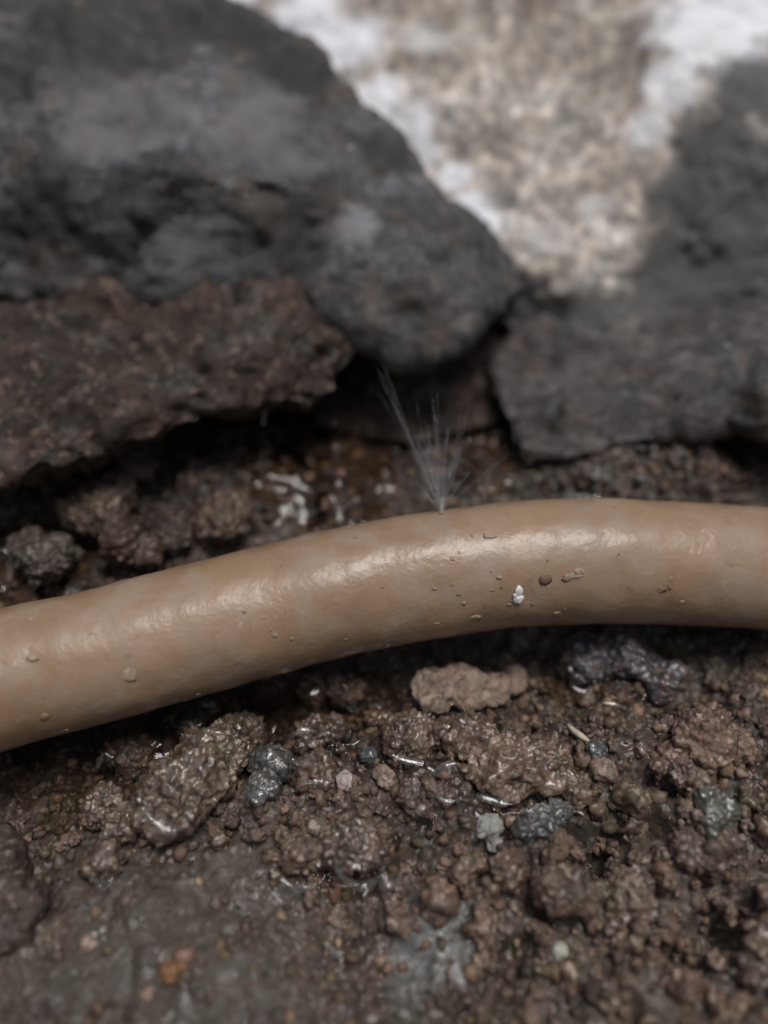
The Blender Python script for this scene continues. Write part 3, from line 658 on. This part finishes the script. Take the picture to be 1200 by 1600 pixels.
# ------------------------------------------------------------------ water standing between the clods, with its curved edge
WV = np.concatenate(WORLD_V)
def pool(u0, u1, v0, v1, level, step=0.0005, men=0.0016):
    a, b_ = on(u0, v1, level), on(u1, v0, level); x0, x1 = min(on(u0, v0, level)[0], a[0]), max(b_[0], on(u1, v1, level)[0]); y0, y1 = a[1], b_[1]
    xs, ys = np.arange(x0, x1, step), np.arange(y0, y1, step); XX, YY = np.meshgrid(xs, ys)
    h = H(XX.ravel(), YY.ravel()).reshape(XX.shape)
    land = h > level
    k = WV[(np.abs(WV[:, 2]-level) < 0.0009)]
    ix, iy = ((k[:, 0]-x0)/step).astype(int), ((k[:, 1]-y0)/step).astype(int); ok = (ix >= 0) & (iy >= 0) & (ix < len(xs)) & (iy < len(ys)); land[iy[ok], ix[ok]] = True
    d = np.full(XX.shape, 30.0); d[land] = 0
    for _ in range(14):                    # distance to the nearest shore, in cells
        for (dx, dy) in ((1, 0), (-1, 0), (0, 1), (0, -1), (1, 1), (1, -1), (-1, 1), (-1, -1)):
            pd = np.pad(d, 1, constant_values=30.0)[1-dy:1-dy+d.shape[0], 1-dx:1-dx+d.shape[1]]; d = np.minimum(d, pd+math.hypot(dx, dy))
    z = level+men*np.exp(-d*step/0.0011)-0.0002+0.00042*fbm(np.stack([XX.ravel(), YY.ravel()*1.3, XX.ravel()*0], 1)*150, 2, 4).reshape(XX.shape)
    uu = (XX-(x0+x1)/2)/((x1-x0)/2); vv = (YY-(y0+y1)/2)/((y1-y0)/2)
    keep = ((uu**2+vv**2) < 1.0+0.3*vnoise(np.stack([XX.ravel()*90, YY.ravel()*90, XX.ravel()*0], 1), 8).reshape(XX.shape)) & (z > h-0.0012)
    idx = np.arange(XX.size).reshape(XX.shape); q = keep[:-1, :-1] & keep[1:, :-1] & keep[:-1, 1:] & keep[1:, 1:]
    f = np.stack([idx[:-1, :-1][q], idx[:-1, 1:][q], idx[1:, 1:][q], idx[1:, :-1][q]], 1)
    used = np.unique(f); mp = np.zeros(XX.size, int); mp[used] = np.arange(len(used))
    return np.stack([XX.ravel(), YY.ravel(), z.ravel()], 1)[used], mp[f]
def lvl(u, v, up): q = on(u, v, 0); r_ = np.array([(i, j) for i in np.linspace(-.006, .006, 7) for j in np.linspace(-.006, .006, 7)]); return float(np.median(H(q[0]+r_[:, 0], q[1]+r_[:, 1])))+up
for (u0, u1, v0, v1, up) in [(40, 470, 1060, 1330, 0.0009), (420, 760, 1050, 1270, 0.0009), (420, 640, 1290, 1400, 0.0002), (840, 1060, 1000, 1110, 0.0005), (600, 920, 1180, 1310, 0.0006)]:
    vv, ff = pool(u0, u1, v0, v1, lvl((u0+u1)/2, (v0+v1)/2, up))
    if len(ff): tag(link('water', mesh_np('water', vv, ff), M['water']), kind='structure')

def sheet(u0, u1, v0, v1, film, amp, freq, step=0.0004):
    "a film of running water draped over the smooth mud, with ripples"
    c = [on(u, v, -0.006) for u in (u0, u1) for v in (v0, v1)]; x0, x1 = min(q[0] for q in c), max(q[0] for q in c); y0, y1 = min(q[1] for q in c), max(q[1] for q in c)
    xs, ys = np.arange(x0, x1, step), np.arange(y0, y1, step); XX, YY = np.meshgrid(xs, ys); h = H(XX.ravel(), YY.ravel()).reshape(XX.shape)
    k = 9; pad = np.pad(h, k, mode='edge'); sm_ = np.zeros_like(h)
    cs = np.cumsum(np.cumsum(np.pad(pad, ((1, 0), (1, 0))), 0), 1); n_ = 2*k+1
    sm_ = (cs[n_:, n_:]-cs[:-n_, n_:]-cs[n_:, :-n_]+cs[:-n_, :-n_])/(n_*n_)
    q = np.stack([XX.ravel(), YY.ravel(), XX.ravel()*0], 1)
    rip = fbm(q*freq+0.8*np.stack([vnoise(q*80, 3), vnoise(q*80, 6), q[:, 2]], 1), 2, 12).reshape(XX.shape)
    z = sm_+film+amp*rip
    uu = (XX-(x0+x1)/2)/((x1-x0)/2); vv = (YY-(y0+y1)/2)/((y1-y0)/2)
    keep = (uu**2+vv**2 < 1+0.4*vnoise(q*70, 9).reshape(XX.shape)) & (z > h-0.0008)
    idx = np.arange(XX.size).reshape(XX.shape); ok = keep[:-1, :-1] & keep[1:, :-1] & keep[:-1, 1:] & keep[1:, 1:]
    f = np.stack([idx[:-1, :-1][ok], idx[:-1, 1:][ok], idx[1:, 1:][ok], idx[1:, :-1][ok]], 1); used = np.unique(f); mp = np.zeros(XX.size, int); mp[used] = np.arange(len(used))
    return np.stack([XX.ravel(), YY.ravel(), z.ravel()], 1)[used], mp[f]
M['running'] = water_mat('running_water', (0.80, 0.70, 0.60), rough=0.05, rip=0.05, ior=1.42)
for args in [(395, 640, 640, 850, 0.0010, 0.00055, 175), (700, 800, 680, 800, 0.0007, 0.0005, 180), (-20, 130, 830, 960, 0.0008, 0.0005, 180)]:
    vv, ff = sheet(*args)
    if len(ff): tag(link('water', mesh_np('water', vv, ff), M['running']), kind='structure')

# ------------------------------------------------------------------ the jet from the pinhole
def tube(pts, rad, K=8):
    P = np.array(pts, float); t_ = np.gradient(P, axis=0); t_ /= np.linalg.norm(t_, axis=1)[:, None]+1e-12
    ref = np.array([0.31, 0.2, 0.93]); s = np.cross(t_, ref); s /= np.linalg.norm(s, axis=1)[:, None]; n = np.cross(s, t_)
    ph = np.linspace(0, 2*math.pi, K, endpoint=False); rad = np.broadcast_to(rad, len(P))
    v = P[:, None]+(s[:, None]*np.cos(ph)[None, :, None]+n[:, None]*np.sin(ph)[None, :, None])*rad[:, None, None]
    i = np.arange(len(P)-1)[:, None]*K; j = np.arange(K)[None]; j2 = (j+1) % K
    return v.reshape(-1, 3), np.stack([i+j, i+j2, i+K+j2, i+K+j], -1).reshape(-1, 4)
hole, hn = pipe_hit(689, 800)
jet = bpy.data.objects.new('water_jet', None); COL.objects.link(jet); jet.location = hole
tag(jet, 'fine fan of spraying water rising from a pinhole in the pipe', 'water jet')
STR = [(585, 568, .222, .00017, .00011), (580, 600, .221, .0001, .00008), (598, 566, .223, .0001, .00008), (594, 590, .223, .00013, .0001), (650, 690, .214, .00014, .0001), (668, 672, .216, .00018, .00012), (700, 665, .215, .00018, .00014), (722, 690, .214, .00014, .0001), (640, 738, .206, .00014, .0001),
       (736, 735, .207, .00013, .0001), (615, 640, .226, .00011, .00008), (684, 740, .205, .0003, .00016), (740, 610, .224, .0001, .00007)]
STR += [(689+rng.normal(-6, 48), 795-rng.uniform(60, 210), .204+rng.uniform(0, .016), rng.uniform(.00006, .00013), .00006) for _ in range(9)]
for n_, (u, v, d, r0, r1) in enumerate(STR):
    e = at(u, v, d); tt = np.linspace(0, 1, 26)
    P = hole+(e-hole)*tt[:, None]+np.array([0.002*math.sin(n_*2.1), 0, 0.003])[None]*(tt*(1-tt))[:, None]*1.5
    P = P+0.0003*np.stack([vnoise(np.c_[tt*7, tt*0+n_*3.7, tt*0], k) for k in range(3)], 1)*tt[:, None]
    rr = (r0+(r1-r0)*tt)*np.clip(1+1.1*vnoise(np.c_[tt*11, tt*0+n_*1.9, tt*0], 5)*tt, 0.12, 2)*np.where(tt > 0.95, 0.3, 1)
    vv, ff = tube(P, rr, 6); link('stream', mesh_np('stream', vv-hole, ff), M['spray'], jet)
base_v, base_f = tube(hole+np.linspace(-0.001, 0.0042, 8)[:, None]*np.array([-0.03, 0.25, 0.97]), np.linspace(0.0006, 0.0003, 8), 10)
link('stream', mesh_np('stream', base_v-hole, base_f), water_mat('jet_core', (0.95, 0.95, 0.95), white=0.3), jet)
mv, tv, bv_ = nodes('water_veil'); ov = tv.nodes['Material Output']; tv.nodes.remove(bv_)
t1 = N(tv, 'ShaderNodeBsdfTransparent'); d1 = N(tv, 'ShaderNodeBsdfDiffuse'); d1.inputs[0].default_value = (0.8, 0.8, 0.82, 1); m1 = N(tv, 'ShaderNodeMixShader')
tv.links.new(ramp(tv, noise(tv, pos(tv), 260, 3, 0.6), [(0.4, grey(0.0)), (0.7, grey(0.045))]), m1.inputs[0]); tv.links.new(t1.outputs[0], m1.inputs[1]); tv.links.new(d1.outputs[0], m1.inputs[2]); tv.links.new(m1.outputs[0], ov.inputs[0])
for (u, v, d, r1) in [(660, 690, .212, .0040), (688, 715, .208, .0050), (712, 735, .207, .0028)]:
    e = at(u, v, d); tt = np.linspace(0, 1, 14); vv, ff = tube(hole+(e-hole)*tt[:, None], 0.0003+r1*tt, 20)
    link('water_veil', mesh_np('water_veil', vv-hole, ff), mv, jet)
bm = bmesh.new()
for _ in range(70):
    a = rng.uniform(-1, 1); q = at(689+a*90+rng.normal(0, 10), 795-abs(rng.normal(70, 60))-10, rng.uniform(.2, .225))
    bmesh.ops.create_icosphere(bm, subdivisions=1, radius=float(rng.uniform(.00008, .00024)), matrix=Matrix.Translation(q-hole))
me = bpy.data.meshes.new('droplets'); bm.to_mesh(me); bm.free(); o = link('droplets', me, M['spray'], jet); o['kind'] = 'stuff'

# ------------------------------------------------------------------ scraps: straw chip, bubbles, grass blade, added glint ribbons
bpy.context.view_layer.update()
dg = bpy.context.evaluated_depsgraph_get()
def cast(u, v):
    d = Vector(FWD+(u-600)/F*RIGHT+(v-800)/F*DOWN).normalized(); o_ = Vector(CAM)
    for _ in range(12):
        ok, p, n, i, ob, m = S.ray_cast(dg, o_, d)
        if not ok: return None, None
        if ob.name.split('.')[0] in ('water', 'stream', 'water_veil', 'droplets', 'pipe_wall', 'mud_fleck', 'water_drop'): o_ = p+d*0.0002; continue
        return np.array(p), np.array(n)
    return None, None

def strip(name, pix, wid, thick, mat, lift=0.0006):
    P = []
    for (u, v) in pix:
        p, n = cast(u, v); P.append(p-lift*(p-CAM)/np.linalg.norm(p-CAM)+np.array([0, 0, lift]))
    P = catmull(np.array(P), 6); t_ = np.gradient(P, axis=0); t_ /= np.linalg.norm(t_, axis=1)[:, None]; s = np.cross(t_, [0, -0.4, 0.9]); s /= np.linalg.norm(s, axis=1)[:, None]; up = np.cross(s, t_)
    tt = np.linspace(0, 1, len(P)); wd = wid*np.sin(math.pi*np.clip(tt*0.88+0.08, 0, 1))**0.6
    ring = [(1, 0), (0, 0.6), (-1, 0), (0, -0.6)]
    v = np.stack([P+s*(a*wd)[:, None]+up*b_*thick for a, b_ in ring], 1).reshape(-1, 3)
    i = np.arange(len(P)-1)[:, None]*4; j = np.arange(4)[None]; j2 = (j+1) % 4
    return link(name, mesh_np(name, v, np.stack([i+j, i+j2, i+4+j2, i+4+j], -1).reshape(-1, 4)), mat)
ms_, t, b = nodes('straw'); c = ramp(t, noise(t, pos(t), 500, 4, 0.6), [(0.3, (0.42, 0.36, 0.26)), (0.7, (0.72, 0.66, 0.52))]); t.links.new(c, b.inputs['Base Color']); b.inputs['Roughness'].default_value = 0.5
tag(strip('straw_chip', [(886, 1135), (897, 1146), (908, 1154), (919, 1161)], 0.0009, 0.0005, ms_, 0.001), 'pale cream straw chip lying on the brown earth right of centre', 'straw')
mg_, t, b = nodes('dry_grass'); c = ramp(t, noise(t, pos(t), 300, 3, 0.6), [(0.3, (0.10, 0.11, 0.06)), (0.7, (0.2, 0.19, 0.11))]); t.links.new(c, b.inputs['Base Color']); b.inputs['Roughness'].default_value = 0.5
tag(strip('grass_blade', [(795, 760), (808, 762), (818, 772), (822, 782)], 0.0005, 0.0002, mg_, 0.0012), 'thin curved grass blade just behind the pipe, right of the jet', 'grass blade')

def bubble(u, v, rpx, label, squash=0.5):
    p, n = cast(u, v); rad = rpx*float((p-CAM) @ FWD)/F
    bm = bmesh.new(); bmesh.ops.create_icosphere(bm, subdivisions=4, radius=rad, matrix=Matrix.Diagonal((1, 1, squash, 1)))
    for f in bm.verts:
        f.co.x += 0.06*rad*math.sin(f.co.y/rad*3)
    me = bpy.data.meshes.new('bubble'); bm.to_mesh(me); bm.free()
    o = link('bubble', me, M['film']); o.location = p-np.array([0, 0, rad*0.1]); tag(o, label, 'bubble', 'bubbles of water on the mud')
bubble(605, 1381, 13, 'small round bubble below the clods at the bottom centre')
bubble(404, 1238, 18, 'round bubble against the dark grey wet stone')
bubble(570, 1165, 14, 'little bubble between the shiny wet clod and the reddish clod')

TV, TF, off = [], [], 0
def glint_ribbon(pix, wpx):  # added strip of water, shaped to show as a glint
    global off
    q2 = catmull(np.array([(a, b, 0.0) for a, b in pix]), 9); D = []; UV = []
    for (u, v, _) in q2:
        p, n = cast(u, v)
        if p is not None: D.append(float((p-CAM) @ FWD)); UV.append((u, v))
    if len(D) < 4: return
    D = np.array(D); D = np.minimum(D, np.median(D)+0.0015); k = 7
    D = np.array([D[max(0, i-k):i+k+1].min() for i in range(len(D))]); D = np.array([D[max(0, i-k):i+k+1].mean() for i in range(len(D))])-0.0003
    P = np.array([at(u, v, d) for (u, v), d in zip(UV, D)]); tt = np.linspace(0, 1, len(P)); rr = min(wpx, 3+wpx*0.4)*0.00014*np.sin(math.pi*np.clip(tt*.9+.05, 0, 1))**0.6*(1+0.6*vnoise(np.c_[tt*5, tt*0+pix[0][0], tt*0], 3))
    rr = np.maximum(rr, 0.0001); t_ = np.gradient(P, axis=0); t_ /= np.linalg.norm(t_, axis=1)[:, None]+1e-12
    vw = CAM-P.mean(0); nn = np.array(sd)+vw/np.linalg.norm(vw); nn /= np.linalg.norm(nn); sd_ = np.cross(t_, nn); sd_ /= np.linalg.norm(sd_, axis=1)[:, None]; up = np.cross(sd_, t_); up *= np.sign(up @ nn)[:, None]  # turned halfway between sun and camera so the strip glints
    ph = np.linspace(0, 2*math.pi, 12, endpoint=False)
    v = (P+up*(rr[:, None]*0.35+0.0006))[:, None]+sd_[:, None]*(np.cos(ph)[None]*rr[:, None]*1.1)[..., None]+up[:, None]*(np.sin(ph)[None]*rr[:, None]*0.3)[..., None]
    a_ = np.arange(len(P)-1)[:, None]*12; b2 = np.arange(12)[None]; c2 = (b2+1) % 12
    f = np.stack([a_+b2, a_+c2, a_+12+c2, a_+12+b2], -1).reshape(-1, 4); v = v.reshape(-1, 3); TV.append(v); TF.append(f+off); off += len(v)
for pix, wd in [
    ([(495, 662), (512, 660), (530, 663)], 4), ([(525, 694), (525, 712)], 5), ([(598, 732), (605, 750), (607, 770), (597, 788)], 5), ([(593, 762), (604, 757)], 4),
    ([(523, 803), (533, 796), (560, 780)], 4), ([(531, 799), (524, 788)], 3), ([(455, 776), (468, 763), (490, 770)], 7), ([(496, 772), (501, 758)], 4), ([(430, 825), (448, 806), (478, 806), (500, 798)], 9),
    ([(300, 668), (312, 678)], 4), ([(414, 640), (411, 665)], 3), ([(722, 696), (735, 689)], 4), ([(711, 728), (719, 718)], 4), ([(722, 745), (728, 738)], 5), ([(817, 703), (825, 691)], 3), ([(880, 779), (910, 776), (940, 779)], 3),
    ([(2, 858), (16, 872), (14, 915)], 4), ([(888, 1040), (896, 1055), (912, 1058)], 4), ([(940, 1099), (960, 1101), (978, 1109)], 3), ([(612, 1180), (632, 1189), (660, 1194)], 5), ([(667, 1199), (683, 1207), (698, 1197), (712, 1193)], 5),
    ([(680, 1228), (683, 1246), (703, 1253), (722, 1248)], 5), ([(717, 1231), (731, 1241)], 7), ([(745, 1243), (768, 1251), (792, 1258)], 7), ([(815, 1266), (838, 1268), (848, 1262)], 6), ([(460, 1150), (473, 1141), (492, 1144)], 4), ([(457, 1186), (466, 1196), (481, 1190), (491, 1172)], 5),
    ([(489, 1220), (505, 1222)], 5), ([(535, 1070), (542, 1080), (534, 1092)], 4), ([(475, 1064), (474, 1082)], 4), ([(502, 1062), (504, 1078)], 3), ([(587, 1104), (597, 1109)], 4), ([(222, 1262), (242, 1285), (270, 1298), (297, 1287)], 9),
    ([(162, 1176), (153, 1200)], 5), ([(165, 1178), (178, 1186)], 3), ([(48, 1195), (66, 1200)], 4), ([(82, 1205), (98, 1200)], 4), ([(284, 1132), (298, 1132), (303, 1146)], 3), ([(284, 1148), (292, 1154), (300, 1148)], 3),
    ([(437, 1372), (462, 1388), (495, 1384)], 8), ([(522, 1352), (538, 1374), (565, 1386), (590, 1374), (600, 1352)], 7), ([(509, 1470), (518, 1489), (536, 1488)], 6), ([(386, 1226), (391, 1246), (405, 1254), (418, 1244)], 5), ([(650, 1268), (668, 1262)], 3),
    ([(143, 1365), (158, 1385), (180, 1372)], 7), ([(160, 1305), (172, 1302)], 6), ([(545, 1315), (548, 1328)], 4), ([(920, 1005), (926, 1018)], 4), ([(975, 1010), (990, 1016)], 4)]:
    glint_ribbon(pix, wd)
tag(link('water', mesh_np('water', np.concatenate(TV), np.concatenate(TF)), M['film']), kind='structure')
